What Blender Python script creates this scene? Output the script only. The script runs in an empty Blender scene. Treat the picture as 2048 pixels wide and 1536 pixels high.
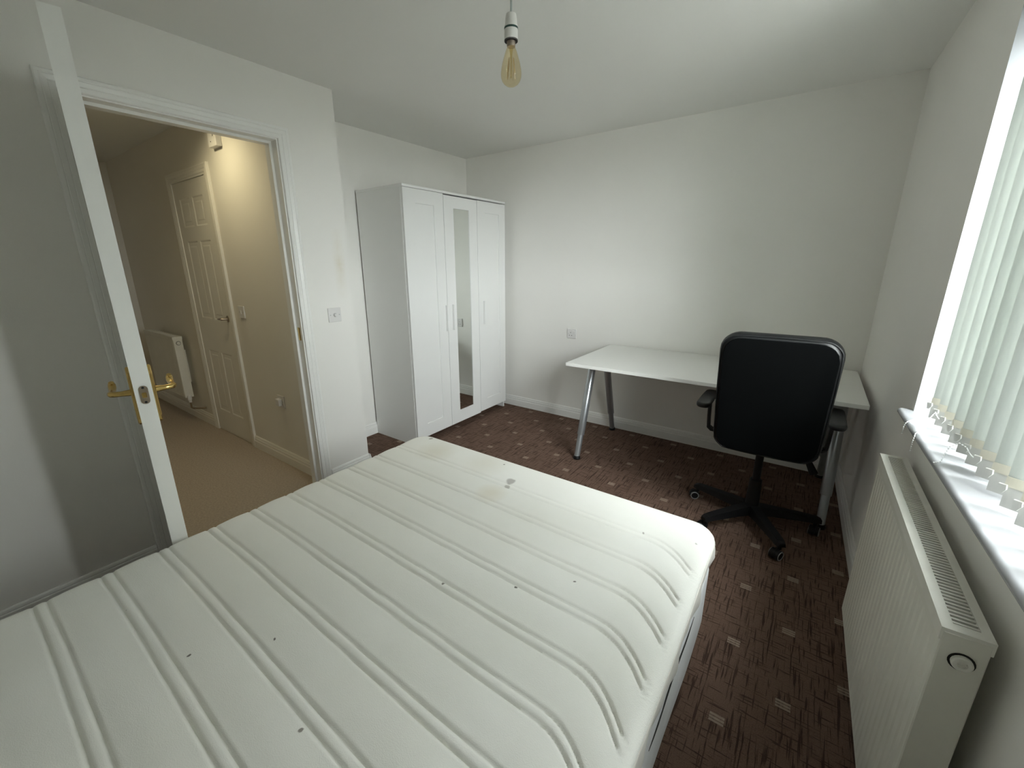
import bpy, bmesh, math, random
from mathutils import Vector, Matrix
random.seed(7)
S = bpy.context.scene
COL = S.collection

# ------------------------------------------------------------------ camera
F_PX, PX, PY = 838.095, -22.3, -8.89
CAM = Vector((2.82466, -3.32394, 1.3814))
YAW, PITCH, ROLL = 0.6326, 0.2708, -0.0083
cd = bpy.data.cameras.new('camera'); cam = bpy.data.objects.new('camera', cd); COL.objects.link(cam)
fw = Vector((-math.sin(YAW) * math.cos(PITCH), math.cos(YAW) * math.cos(PITCH), -math.sin(PITCH)))
rt = Vector((math.cos(YAW), math.sin(YAW), 0)); up = rt.cross(fw)
r2 = rt * math.cos(ROLL) + up * math.sin(ROLL); u2 = -rt * math.sin(ROLL) + up * math.cos(ROLL)
m = Matrix((r2, u2, -fw)).transposed().to_4x4(); m.translation = CAM
cam.matrix_world = m
cd.sensor_fit = 'HORIZONTAL'; cd.sensor_width = 36; cd.lens = F_PX * 36 / 2048
cd.shift_x = -PX / 2048; cd.shift_y = PY / 2048
cd.clip_start = 0.02; cd.clip_end = 200
S.camera = cam

# ------------------------------------------------------------------ world, lights, exposure
W_STRENGTH = 40.5
W_COLOR = (0.965, 1.0, 1.005, 1)
EXPOSURE = 0.0
HALL_LAMP = 15.0
world = bpy.data.worlds.new('world'); S.world = world; world.use_nodes = True
bg = world.node_tree.nodes['Background']; bg.inputs[0].default_value = W_COLOR; bg.inputs[1].default_value = W_STRENGTH
S.view_settings.view_transform = 'Standard'; S.view_settings.look = 'None'
S.view_settings.exposure = EXPOSURE; S.view_settings.gamma = 1; S.view_settings.use_curve_mapping = False
S.cycles.use_denoising = True
S.cycles.max_bounces = 14; S.cycles.diffuse_bounces = 10; S.cycles.transparent_max_bounces = 16
S.cycles.sample_clamp_indirect = 12; S.cycles.caustics_reflective = False; S.cycles.caustics_refractive = False

H = 2.3274; D = 0.469; HW = 0.36; A = -1.696; HY = -2.0; YF = -4.15; HX = -2.75; HYL = -3.15
def WX(y): return 3.14 + 0.025 * (-y)          # the window wall runs slightly out of square
pl = bpy.data.lights.new('window_portal', 'AREA'); pl.shape = 'RECTANGLE'; pl.size = 1.45; pl.size_y = 1.3
pl.cycles.is_portal = True
po = bpy.data.objects.new('window_portal', pl); COL.objects.link(po)
po.matrix_world = Matrix.Translation((WX(-2.0) + 0.262, -2.0, 1.46)) @ Matrix.Rotation(math.radians(90), 4, 'Y') @ Matrix.Rotation(math.radians(90), 4, 'Z')

# ------------------------------------------------------------------ materials
def newmat(name):
    mt = bpy.data.materials.new(name); mt.use_nodes = True
    nt = mt.node_tree
    return mt, nt, nt.nodes['Principled BSDF']
def N(nt, kind, **kw):
    n = nt.nodes.new(kind)
    for k, v in kw.items(): setattr(n, k, v)
    return n
def mth(nt, op, a, b=None, c=None):
    n = nt.nodes.new('ShaderNodeMath'); n.operation = op
    for i, x in enumerate((a, b, c)):
        if x is None: continue
        if isinstance(x, (int, float)): n.inputs[i].default_value = x
        else: nt.links.new(x, n.inputs[i])
    return n.outputs[0]
def simple(name, col, rough=0.5, metal=0.0, noise=0.03, nscale=30, bump=0.0, bscale=200, spec=0.5, coat=0.0):
    mt, nt, b = newmat(name)
    geo = N(nt, 'ShaderNodeNewGeometry')
    tx = N(nt, 'ShaderNodeTexNoise'); tx.inputs['Scale'].default_value = nscale; tx.inputs['Detail'].default_value = 3
    nt.links.new(geo.outputs['Position'], tx.inputs['Vector'])
    mx = N(nt, 'ShaderNodeMix', data_type='RGBA')
    c0 = [max(0, x * (1 - noise * 2)) for x in col]; c1 = [min(1, x * (1 + noise * 2)) for x in col]
    mx.inputs['A'].default_value = (*c0, 1); mx.inputs['B'].default_value = (*c1, 1)
    nt.links.new(tx.outputs['Fac'], mx.inputs['Factor'])
    nt.links.new(mx.outputs['Result'], b.inputs['Base Color'])
    b.inputs['Roughness'].default_value = rough; b.inputs['Metallic'].default_value = metal
    b.inputs['Specular IOR Level'].default_value = spec
    b.inputs['Coat Weight'].default_value = coat
    if bump:
        t2 = N(nt, 'ShaderNodeTexNoise'); t2.inputs['Scale'].default_value = bscale; t2.inputs['Detail'].default_value = 4
        nt.links.new(geo.outputs['Position'], t2.inputs['Vector'])
        bp = N(nt, 'ShaderNodeBump'); bp.inputs['Strength'].default_value = bump; bp.inputs['Distance'].default_value = 0.002
        nt.links.new(t2.outputs['Fac'], bp.inputs['Height']); nt.links.new(bp.outputs['Normal'], b.inputs['Normal'])
    return mt

M = {}
M['wall'] = simple('wall_paint', (0.83, 0.82, 0.79), 0.85, noise=0.012, nscale=3, bump=0.12, bscale=260, spec=0.25)
M['ceil'] = simple('ceiling_paint', (0.78, 0.78, 0.755), 0.9, noise=0.01, nscale=2, bump=0.1, bscale=220, spec=0.2)
M['hallwall'] = simple('hall_paint', (0.78, 0.755, 0.70), 0.85, noise=0.012, nscale=3, bump=0.1, bscale=260, spec=0.25)
M['gloss'] = simple('white_gloss', (0.84, 0.84, 0.82), 0.32, noise=0.01, nscale=8, spec=0.5)
M['reveal'] = simple('reveal_toned_down', (0.44, 0.455, 0.48), 0.8, noise=0.012, nscale=6)  # wall white toned down to offset glare around the window
M['doorwhite'] = simple('door_white', (0.82, 0.82, 0.79), 0.42, noise=0.012, nscale=10, bump=0.05, bscale=150)
M['halldoor'] = simple('hall_door_paint', (0.80, 0.78, 0.72), 0.42, noise=0.012, nscale=10)
M['wardrobe'] = simple('wardrobe_foil', (0.78, 0.785, 0.775), 0.38, noise=0.006, nscale=6)
M['wardrobe_in'] = simple('wardrobe_back', (0.10, 0.085, 0.075), 0.7)
M['desk'] = simple('desk_laminate', (0.80, 0.80, 0.775), 0.35, noise=0.008, nscale=60)
M['silver'] = simple('silver_lacquer', (0.42, 0.44, 0.46), 0.33, metal=0.75, noise=0.02)
M['blackplastic'] = simple('black_plastic', (0.006, 0.006, 0.0065), 0.5, noise=0.05, spec=0.3)
M['armplastic'] = simple('arm_plastic', (0.022, 0.023, 0.025), 0.5, noise=0.05, bump=0.1, bscale=600)
M['leather'] = simple('black_faux_leather', (0.008, 0.0085, 0.009), 0.38, noise=0.08, bump=0.15, bscale=500, spec=0.4)
M['shell'] = simple('black_back_cloth', (0.0016, 0.0019, 0.002), 0.85, noise=0.1, spec=0.04)
M['greyrim'] = simple('grey_tyre', (0.28, 0.28, 0.28), 0.5)
M['brass'] = simple('polished_brass', (0.62, 0.44, 0.16), 0.22, metal=1.0, noise=0.06, nscale=60)
M['nickel'] = simple('latch_metal', (0.45, 0.38, 0.30), 0.28, metal=1.0, noise=0.08, nscale=90)
M['dark'] = simple('dark_recess', (0.01, 0.009, 0.008), 0.7)
M['plate'] = simple('white_moulded_plate', (0.72, 0.71, 0.70), 0.35, noise=0.005)
M['radiator'] = simple('radiator_enamel', (0.70, 0.69, 0.62), 0.4, noise=0.03, nscale=14, bump=0.03)
M['radgrille'] = simple('radiator_grille_enamel', (0.72, 0.71, 0.65), 0.4, noise=0.05, nscale=18)
M['upvc'] = simple('white_frame_plastic', (0.84, 0.86, 0.88), 0.3)
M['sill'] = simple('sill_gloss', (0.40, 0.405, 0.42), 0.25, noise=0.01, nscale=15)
M['bead'] = simple('bead_plastic', (0.80, 0.80, 0.80), 0.2)
M['holder'] = simple('lampholder_white', (0.78, 0.77, 0.74), 0.35)
M['green'] = simple('holder_gap_green', (0.02, 0.06, 0.05), 0.6)
M['cord'] = simple('cord_white', (0.42, 0.46, 0.45), 0.5)
M['bulbcap'] = simple('bulb_cap', (0.40, 0.34, 0.28), 0.35, metal=0.8)
M['filament'] = simple('filament_wire', (0.55, 0.40, 0.20), 0.4, metal=0.5)
M['bedside'] = simple('mattress_border', (0.58, 0.56, 0.52), 0.9, noise=0.06, nscale=25, bump=0.25, bscale=700)
M['base'] = simple('bed_base_cloth', (0.70, 0.71, 0.72), 0.75, noise=0.06, nscale=12, bump=0.2, bscale=60)
M['ground'] = simple('outside_paving', (0.20, 0.198, 0.185), 0.9, noise=0.15, nscale=2)
M['wood'] = simple('bed_leg_wood', (0.35, 0.25, 0.15), 0.5)

def wall_stained():
    mt, nt, b = newmat('door_wall_paint')
    geo = N(nt, 'ShaderNodeNewGeometry'); sep = N(nt, 'ShaderNodeSeparateXYZ'); nt.links.new(geo.outputs['Position'], sep.inputs[0])
    tx = N(nt, 'ShaderNodeTexNoise'); tx.inputs['Scale'].default_value = 18; nt.links.new(geo.outputs['Position'], tx.inputs['Vector'])
    dy = mth(nt, 'ABSOLUTE', mth(nt, 'ADD', sep.outputs['Y'], 1.765)); dz = mth(nt, 'ABSOLUTE', mth(nt, 'ADD', sep.outputs['Z'], -1.38))
    k = mth(nt, 'MULTIPLY', mth(nt, 'SMOOTH_MIN', 1, mth(nt, 'SUBTRACT', 1, mth(nt, 'MULTIPLY', dy, 22)), 0.1), mth(nt, 'SUBTRACT', 1, mth(nt, 'MULTIPLY', dz, 4.5)))
    k = mth(nt, 'MULTIPLY', mth(nt, 'MAXIMUM', k, 0), mth(nt, 'MULTIPLY', tx.outputs['Fac'], 0.9)); k.node.use_clamp = True
    inside = mth(nt, 'MULTIPLY', mth(nt, 'LESS_THAN', dy, 0.045), mth(nt, 'LESS_THAN', dz, 0.22))
    k = mth(nt, 'MULTIPLY', k, inside)
    mx = N(nt, 'ShaderNodeMix', data_type='RGBA'); mx.inputs['A'].default_value = (0.83, 0.82, 0.79, 1); mx.inputs['B'].default_value = (0.68, 0.62, 0.48, 1)
    nt.links.new(k, mx.inputs['Factor']); nt.links.new(mx.outputs['Result'], b.inputs['Base Color'])
    b.inputs['Roughness'].default_value = 0.85; b.inputs['Specular IOR Level'].default_value = 0.25
    t2 = N(nt, 'ShaderNodeTexNoise'); t2.inputs['Scale'].default_value = 260; nt.links.new(geo.outputs['Position'], t2.inputs['Vector'])
    bp = N(nt, 'ShaderNodeBump'); bp.inputs['Strength'].default_value = 0.12; bp.inputs['Distance'].default_value = 0.002
    nt.links.new(t2.outputs['Fac'], bp.inputs['Height']); nt.links.new(bp.outputs['Normal'], b.inputs['Normal'])
    return mt
M['doorwall'] = wall_stained()

def carpet():
    mt, nt, b = newmat('brown_patterned_carpet')
    geo = N(nt, 'ShaderNodeNewGeometry'); sep = N(nt, 'ShaderNodeSeparateXYZ'); nt.links.new(geo.outputs['Position'], sep.inputs[0])
    X, Y = sep.outputs['X'], sep.outputs['Y']
    def stretched(sx, sy, scale, lo, hi, detail=2):
        mp = N(nt, 'ShaderNodeMapping'); mp.inputs['Scale'].default_value = (sx, sy, 1); nt.links.new(geo.outputs['Position'], mp.inputs['Vector'])
        t = N(nt, 'ShaderNodeTexNoise'); t.inputs['Scale'].default_value = scale; t.inputs['Detail'].default_value = detail
        nt.links.new(mp.outputs[0], t.inputs['Vector'])
        mr = N(nt, 'ShaderNodeMapRange'); mr.inputs['From Min'].default_value = lo; mr.inputs['From Max'].default_value = hi
        nt.links.new(t.outputs['Fac'], mr.inputs['Value']); return mr.outputs[0]
    lx = stretched(11, 150, 1.0, 0.57, 0.66); ly = stretched(150, 9, 1.0, 0.56, 0.65); lz = stretched(95, 4, 1.0, 0.60, 0.67); ly = mth(nt, 'MAXIMUM', ly, lz)
    fine = stretched(1, 1, 300, 0.3, 0.7); blot = stretched(1, 1, 2.2, 0.3, 0.7)
    big = N(nt, 'ShaderNodeMix', data_type='RGBA'); big.inputs['A'].default_value = (0.115, 0.070, 0.051, 1); big.inputs['B'].default_value = (0.205, 0.134, 0.102, 1)
    fc = mth(nt, 'ADD', mth(nt, 'MULTIPLY', fine, 0.6), mth(nt, 'MULTIPLY', blot, 0.4)); nt.links.new(fc, big.inputs['Factor'])
    dk = N(nt, 'ShaderNodeMix', data_type='RGBA'); dk.inputs['B'].default_value = (0.030, 0.016, 0.012, 1)
    ln = mth(nt, 'MULTIPLY', mth(nt, 'MAXIMUM', lx, ly), 0.75)
    nt.links.new(ln, dk.inputs['Factor']); nt.links.new(big.outputs['Result'], dk.inputs['A'])
    i = mth(nt, 'ROUND', mth(nt, 'DIVIDE', mth(nt, 'SUBTRACT', X, 0.641), 0.1648))
    dx = mth(nt, 'ABSOLUTE', mth(nt, 'SUBTRACT', mth(nt, 'SUBTRACT', X, 0.641), mth(nt, 'MULTIPLY', i, 0.1648)))
    par = mth(nt, 'FLOORED_MODULO', i, 2.0)
    q = mth(nt, 'ADD', mth(nt, 'ADD', Y, 0.258), mth(nt, 'MULTIPLY', par, 0.171))
    dy = mth(nt, 'SUBTRACT', q, mth(nt, 'MULTIPLY', mth(nt, 'ROUND', mth(nt, 'DIVIDE', q, 0.342)), 0.342))
    ins = mth(nt, 'MULTIPLY', mth(nt, 'LESS_THAN', dx, 0.021), mth(nt, 'LESS_THAN', mth(nt, 'ABSOLUTE', dy), 0.0165))
    st = mth(nt, 'LESS_THAN', mth(nt, 'FRACT', mth(nt, 'DIVIDE', mth(nt, 'ADD', dy, 1.0165), 0.0115)), 0.62)
    tn = stretched(1, 1, 60, 0.25, 0.75)
    msk = mth(nt, 'MULTIPLY', mth(nt, 'MULTIPLY', ins, mth(nt, 'ADD', mth(nt, 'MULTIPLY', st, 0.7), 0.25)), mth(nt, 'ADD', mth(nt, 'MULTIPLY', tn, 0.4), 0.6))
    tf = N(nt, 'ShaderNodeMix', data_type='RGBA'); tf.inputs['B'].default_value = (0.36, 0.285, 0.225, 1)
    nt.links.new(msk, tf.inputs['Factor']); nt.links.new(dk.outputs['Result'], tf.inputs['A']); nt.links.new(tf.outputs['Result'], b.inputs['Base Color'])
    b.inputs['Roughness'].default_value = 0.95; b.inputs['Specular IOR Level'].default_value = 0.1
    bp = N(nt, 'ShaderNodeBump'); bp.inputs['Strength'].default_value = 0.5; bp.inputs['Distance'].default_value = 0.003
    hh = mth(nt, 'SUBTRACT', fine, mth(nt, 'MULTIPLY', ln, 0.8))
    nt.links.new(hh, bp.inputs['Height']); nt.links.new(bp.outputs['Normal'], b.inputs['Normal'])
    return mt
M['carpet'] = carpet()
M['hallcarpet'] = simple('beige_twist_carpet', (0.44, 0.37, 0.295), 0.95, noise=0.14, nscale=90, bump=0.8, bscale=160, spec=0.1)

def mattress_mat():
    mt, nt, b = newmat('mattress_ticking')
    geo = N(nt, 'ShaderNodeNewGeometry'); P = geo.outputs['Position']
    def noise(scale, det=3):
        t = N(nt, 'ShaderNodeTexNoise'); t.inputs['Scale'].default_value = scale; t.inputs['Detail'].default_value = det
        nt.links.new(P, t.inputs['Vector']); return t
    base = N(nt, 'ShaderNodeMix', data_type='RGBA'); base.inputs['A'].default_value = (0.785, 0.78, 0.722, 1); base.inputs['B'].default_value = (0.84, 0.842, 0.812, 1)
    nt.links.new(noise(3.5).outputs['Fac'], base.inputs['Factor'])
    cur = base.outputs['Result']
    wob = noise(28)
    wv = N(nt, 'ShaderNodeVectorMath', operation='MULTIPLY_ADD'); nt.links.new(wob.outputs['Color'], wv.inputs[0]); wv.inputs[1].default_value = (0.02, 0.02, 0); nt.links.new(P, wv.inputs[2])
    spots = [(1.342, -1.9, .009, (.30, .28, .24), .7), (1.933, -2.019, .018, (.36, .34, .32), .75), (1.943, -2.063, .012, (.36, .34, .30), .65),
             (1.822, -1.918, .005, (.10, .09, .08), .9), (2.285, -2.497, .0045, (.08, .07, .06), .9), (2.411, -2.386, .004, (.15, .14, .12), .9), (2.106, -2.605, .0045, (.12, .1, .08), .8),
             (2.495, -2.046, .005, (.25, .22, .2), .7), (1.486, -3.172, .0035, (.1, .1, .08), .9), (1.782, -3.122, .0035, (.12, .1, .09), .9), (1.903, -2.987, .0035, (.12, .1, .09), .9),
             (2.151, -3.059, .005, (.14, .12, .1), .8), (2.652, -2.006, .005, (.3, .28, .26), .6), (1.92, -2.14, .06, (.66, .58, .42), .35), (1.47, -1.99, .09, (.64, .60, .48), .45), (1.75, -1.95, .1, (.66, .63, .52), .35)]
    for x, y, r, c, f in spots:
        d = N(nt, 'ShaderNodeVectorMath', operation='DISTANCE'); nt.links.new(wv.outputs[0], d.inputs[0]); d.inputs[1].default_value = (x, y, 0.5)
        mr = N(nt, 'ShaderNodeMapRange'); mr.inputs['From Min'].default_value = r * (0.25 if r > .05 else .8); mr.inputs['From Max'].default_value = r * 1.25
        mr.inputs['To Min'].default_value = f; mr.inputs['To Max'].default_value = 0
        nt.links.new(d.outputs['Value'], mr.inputs['Value'])
        mx = N(nt, 'ShaderNodeMix', data_type='RGBA'); mx.inputs['B'].default_value = (*c, 1)
        nt.links.new(mr.outputs[0], mx.inputs['Factor']); nt.links.new(cur, mx.inputs['A']); cur = mx.outputs['Result']
    nt.links.new(cur, b.inputs['Base Color']); b.inputs['Roughness'].default_value = 0.9; b.inputs['Specular IOR Level'].default_value = 0.15
    b.inputs['Sheen Weight'].default_value = 0.08
    vor = N(nt, 'ShaderNodeTexVoronoi'); vor.inputs['Scale'].default_value = 420; nt.links.new(P, vor.inputs['Vector'])
    bp = N(nt, 'ShaderNodeBump'); bp.inputs['Strength'].default_value = 0.22; bp.inputs['Distance'].default_value = 0.002
    hs = mth(nt, 'ADD', vor.outputs['Distance'], mth(nt, 'MULTIPLY', noise(60).outputs['Fac'], 0.8))
    nt.links.new(hs, bp.inputs['Height']); nt.links.new(bp.outputs['Normal'], b.inputs['Normal'])
    return mt
M['mattress'] = mattress_mat()

def slat_mat(nm, c0, c1, tl):
    mt = bpy.data.materials.new(nm); mt.use_nodes = True; nt = mt.node_tree; nt.nodes.clear()
    out = N(nt, 'ShaderNodeOutputMaterial'); geo = N(nt, 'ShaderNodeNewGeometry')
    mp = N(nt, 'ShaderNodeMapping'); mp.inputs['Scale'].default_value = (300, 300, 40); nt.links.new(geo.outputs['Position'], mp.inputs['Vector'])
    tx = N(nt, 'ShaderNodeTexNoise'); tx.inputs['Scale'].default_value = 1; nt.links.new(mp.outputs[0], tx.inputs['Vector'])
    mx = N(nt, 'ShaderNodeMix', data_type='RGBA'); mx.inputs['A'].default_value = (*c0, 1); mx.inputs['B'].default_value = (*c1, 1)
    nt.links.new(tx.outputs['Fac'], mx.inputs['Factor'])
    d = N(nt, 'ShaderNodeBsdfDiffuse'); t = N(nt, 'ShaderNodeBsdfTranslucent'); ms = N(nt, 'ShaderNodeMixShader'); ms.inputs[0].default_value = tl
    nt.links.new(mx.outputs['Result'], d.inputs['Color']); nt.links.new(mx.outputs['Result'], t.inputs['Color'])
    nt.links.new(d.outputs[0], ms.inputs[1]); nt.links.new(t.outputs[0], ms.inputs[2]); nt.links.new(ms.outputs[0], out.inputs[0])
    return mt
M['slat'] = slat_mat('blind_fabric', (0.40, 0.425, 0.40), (0.44, 0.465, 0.435), 0.026)
M['hem'] = slat_mat('blind_hem', (0.42, 0.40, 0.335), (0.45, 0.43, 0.36), 0.02)
M['weight'] = slat_mat('blind_weight', (0.38, 0.38, 0.36), (0.40, 0.40, 0.38), 0.012)
def thin_glass(name, tint, refl):
    mt = bpy.data.materials.new(name); mt.use_nodes = True; nt = mt.node_tree; nt.nodes.clear()
    out = N(nt, 'ShaderNodeOutputMaterial'); tr = N(nt, 'ShaderNodeBsdfTransparent'); tr.inputs[0].default_value = (*tint, 1)
    gl = N(nt, 'ShaderNodeBsdfGlossy'); gl.inputs['Roughness'].default_value = 0.02
    geo = N(nt, 'ShaderNodeNewGeometry'); dp = N(nt, 'ShaderNodeVectorMath', operation='DOT_PRODUCT')
    nt.links.new(geo.outputs['Normal'], dp.inputs[0]); nt.links.new(geo.outputs['Incoming'], dp.inputs[1])
    k = mth(nt, 'POWER', mth(nt, 'SUBTRACT', 1.0, mth(nt, 'ABSOLUTE', dp.outputs['Value'])), 5.0)   # Schlick reflectance, the same from both sides
    fr = mth(nt, 'ADD', refl, mth(nt, 'MULTIPLY', k, 0.6))
    ms = N(nt, 'ShaderNodeMixShader'); nt.links.new(fr, ms.inputs[0]); nt.links.new(tr.outputs[0], ms.inputs[1]); nt.links.new(gl.outputs[0], ms.inputs[2])
    nt.links.new(ms.outputs[0], out.inputs[0]); return mt
M['glass'] = thin_glass('window_glass', (0.97, 0.98, 0.975), 0.03)
M['amber'] = thin_glass('amber_bulb_glass', (0.95, 0.89, 0.73), 0.035)
def mirror_mat():
    mt, nt, b = newmat('mirror_silver'); b.inputs['Metallic'].default_value = 1; b.inputs['Roughness'].default_value = 0.01
    geo = N(nt, 'ShaderNodeNewGeometry'); t = N(nt, 'ShaderNodeTexNoise'); t.inputs['Scale'].default_value = 4; nt.links.new(geo.outputs['Position'], t.inputs['Vector'])
    mx = N(nt, 'ShaderNodeMix', data_type='RGBA'); mx.inputs['A'].default_value = (0.80, 0.83, 0.80, 1); mx.inputs['B'].default_value = (0.84, 0.87, 0.84, 1)
    nt.links.new(t.outputs['Fac'], mx.inputs['Factor']); nt.links.new(mx.outputs['Result'], b.inputs['Base Color']); return mt
M['mirror'] = mirror_mat()
def glow(name, col, st):
    mt = bpy.data.materials.new(name); mt.use_nodes = True; nt = mt.node_tree; nt.nodes.clear()
    out = N(nt, 'ShaderNodeOutputMaterial'); e = N(nt, 'ShaderNodeEmission'); e.inputs[0].default_value = (*col, 1); e.inputs[1].default_value = st
    nt.links.new(e.outputs[0], out.inputs[0]); return mt
M['lamp'] = glow('lamp_face', (1.0, 0.8, 0.45), 8)

# ------------------------------------------------------------------ geometry helpers (all vertices in world coordinates)
class G:
    def __init__(s): s.v = []; s.f = []
    def add(s, vs, fs):
        o = len(s.v); s.v += [tuple(p) for p in vs]; s.f += [tuple(i + o for i in f) for f in fs]; return s
    def bm(s, b):
        b.verts.ensure_lookup_table(); b.verts.index_update()
        s.add([v.co[:] for v in b.verts], [[v.index for v in f.verts] for f in b.faces]); b.free(); return s
    def box(s, p0, p1, bev=0.0, seg=2, xf=None):
        b = bmesh.new(); bmesh.ops.create_cube(b, size=1)
        c = [(p0[i] + p1[i]) / 2 for i in range(3)]; d = [abs(p1[i] - p0[i]) for i in range(3)]
        for v in b.verts: v.co = Vector((c[0] + v.co.x * d[0], c[1] + v.co.y * d[1], c[2] + v.co.z * d[2]))
        if bev: bmesh.ops.bevel(b, geom=list(b.edges), offset=bev, segments=seg, profile=0.5, affect='EDGES')
        if xf:
            for v in b.verts: v.co = Vector(xf(v.co))
        return s.bm(b)
    def prism(s, poly, ext):                       # poly: 3-D polygon, ext: extrusion vector
        n = len(poly); e = Vector(ext); a = [Vector(p) for p in poly]
        s.add(a + [p + e for p in a], [list(range(n))[::-1], list(range(n, 2 * n))] + [[i, (i + 1) % n, n + (i + 1) % n, n + i] for i in range(n)]); return s
    def lathe(s, p0, axis, prof, n=20, cap=True):  # prof: (distance along axis, radius)
        p0 = Vector(p0); ax = Vector(axis).normalized()
        a = ax.orthogonal().normalized(); b = ax.cross(a); vs = []; fs = []
        for t, r in prof:
            for k in range(n):
                an = 2 * math.pi * k / n; vs.append(p0 + ax * t + (a * math.cos(an) + b * math.sin(an)) * r)
        for j in range(len(prof) - 1):
            for k in range(n): fs.append([j * n + k, j * n + (k + 1) % n, (j + 1) * n + (k + 1) % n, (j + 1) * n + k])
        if cap:
            fs.append(list(range(n))[::-1]); fs.append([(len(prof) - 1) * n + k for k in range(n)])
        return s.add(vs, fs)
    def tube(s, pts, r, n=8, flat=None):           # r: number or list; flat: (width, height) section instead
        pts = [Vector(p) for p in pts]; vs = []; fs = []; m = len(pts); side = None
        for i, p in enumerate(pts):
            t = (pts[min(i + 1, m - 1)] - pts[max(i - 1, 0)]).normalized()
            if side is None: side = t.orthogonal().normalized() if flat is None or abs(t.z) > .99 else t.cross(Vector((0, 0, 1))).normalized()
            side = (side - t * side.dot(t)).normalized(); u = t.cross(side)
            rr = r[i] if isinstance(r, (list, tuple)) else r
            for k in range(n):
                an = 2 * math.pi * (k + .5) / n
                if flat: vs.append(p + side * flat[0] * .5 * max(-1, min(1, 1.4 * math.cos(an))) + u * flat[1] * .5 * max(-1, min(1, 1.4 * math.sin(an))))
                else: vs.append(p + (side * math.cos(an) + u * math.sin(an)) * rr)
        for i in range(m - 1):
            for k in range(n): fs.append([i * n + k, i * n + (k + 1) % n, (i + 1) * n + (k + 1) % n, (i + 1) * n + k])
        fs.append(list(range(n))[::-1]); fs.append([(m - 1) * n + k for k in range(n)])
        return s.add(vs, fs)
def wloc(o):
    p = Vector((0, 0, 0))
    while o: p += o.location; o = o.parent
    return p
def obj(name, g, mat, parent=None, smooth=False, origin=None, angle=35):
    me = bpy.data.meshes.new(name)
    if parent: base = wloc(parent)
    elif origin: base = Vector(origin)
    else:
        xs, ys, zs = zip(*g.v); base = Vector(((min(xs) + max(xs)) / 2, (min(ys) + max(ys)) / 2, min(zs)))
    me.from_pydata([tuple(Vector(p) - base) for p in g.v], [], g.f); me.update()
    b = bmesh.new(); b.from_mesh(me); bmesh.ops.recalc_face_normals(b, faces=list(b.faces)); b.to_mesh(me); b.free()
    me.materials.append(mat if not isinstance(mat, str) else M[mat])
    o = bpy.data.objects.new(name, me); COL.objects.link(o)
    if parent: o.parent = parent
    else: o.location = base
    if smooth:
        me.polygons.foreach_set('use_smooth', [True] * len(me.polygons))
        me.set_sharp_from_angle(angle=math.radians(angle))
    return o
def thing(name, loc, label=None, cat=None, group=None, kind=None):
    o = bpy.data.objects.new(name, None); COL.objects.link(o); o.location = loc; o.empty_display_size = 0.1
    return tag(o, label, cat, group, kind)
def tag(o, label=None, cat=None, group=None, kind=None):
    if label: o['label'] = label
    if cat: o['category'] = cat
    if group: o['group'] = group
    if kind: o['kind'] = kind
    return o
def struct(name, g, mat, label=None, cat=None, **kw): return tag(obj(name, g, mat, **kw), label, cat, kind='structure')
def copy_child(o, parent, loc=None):
    c = o.copy(); COL.objects.link(c); c.parent = parent
    if loc is not None: c.location = loc
    for ch in o.children: copy_child(ch, c)
    return c
def slab(w, h, t, xs, zs, cells, steps, back=False):
    """panelled slab in local (u 0..w, n 0..t, v 0..h); cells are panels pressed in by steps [(inset, depth)...]"""
    b = bmesh.new()
    def side(n0, sgn):
        vv = [[b.verts.new((x, n0, z)) for z in zs] for x in xs]; pf = []
        for i in range(len(xs) - 1):
            for j in range(len(zs) - 1):
                q = [vv[i][j], vv[i + 1][j], vv[i + 1][j + 1], vv[i][j + 1]]
                f = b.faces.new(q if sgn < 0 else q[::-1])
                if (i, j) in cells: pf.append(f)
        return vv, pf
    A_, pa = side(0, -1); B_, pb = side(t, 1)
    nx, nz = len(xs) - 1, len(zs) - 1
    for i in range(nx):
        b.faces.new([A_[i][0], B_[i][0], B_[i + 1][0], A_[i + 1][0]]); b.faces.new([A_[i][nz], A_[i + 1][nz], B_[i + 1][nz], B_[i][nz]])
    for j in range(nz):
        b.faces.new([A_[0][j], A_[0][j + 1], B_[0][j + 1], B_[0][j]]); b.faces.new([A_[nx][j], B_[nx][j], B_[nx][j + 1], A_[nx][j + 1]])
    b.normal_update()
    for fs in ((pa, pb) if back else (pa,)):
        for ins, dep in steps:
            bmesh.ops.inset_individual(b, faces=fs, thickness=ins, depth=dep, use_even_offset=True)
    return b
def place(b, xf):
    for v in b.verts: v.co = Vector(xf(v.co))
    return b
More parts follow.
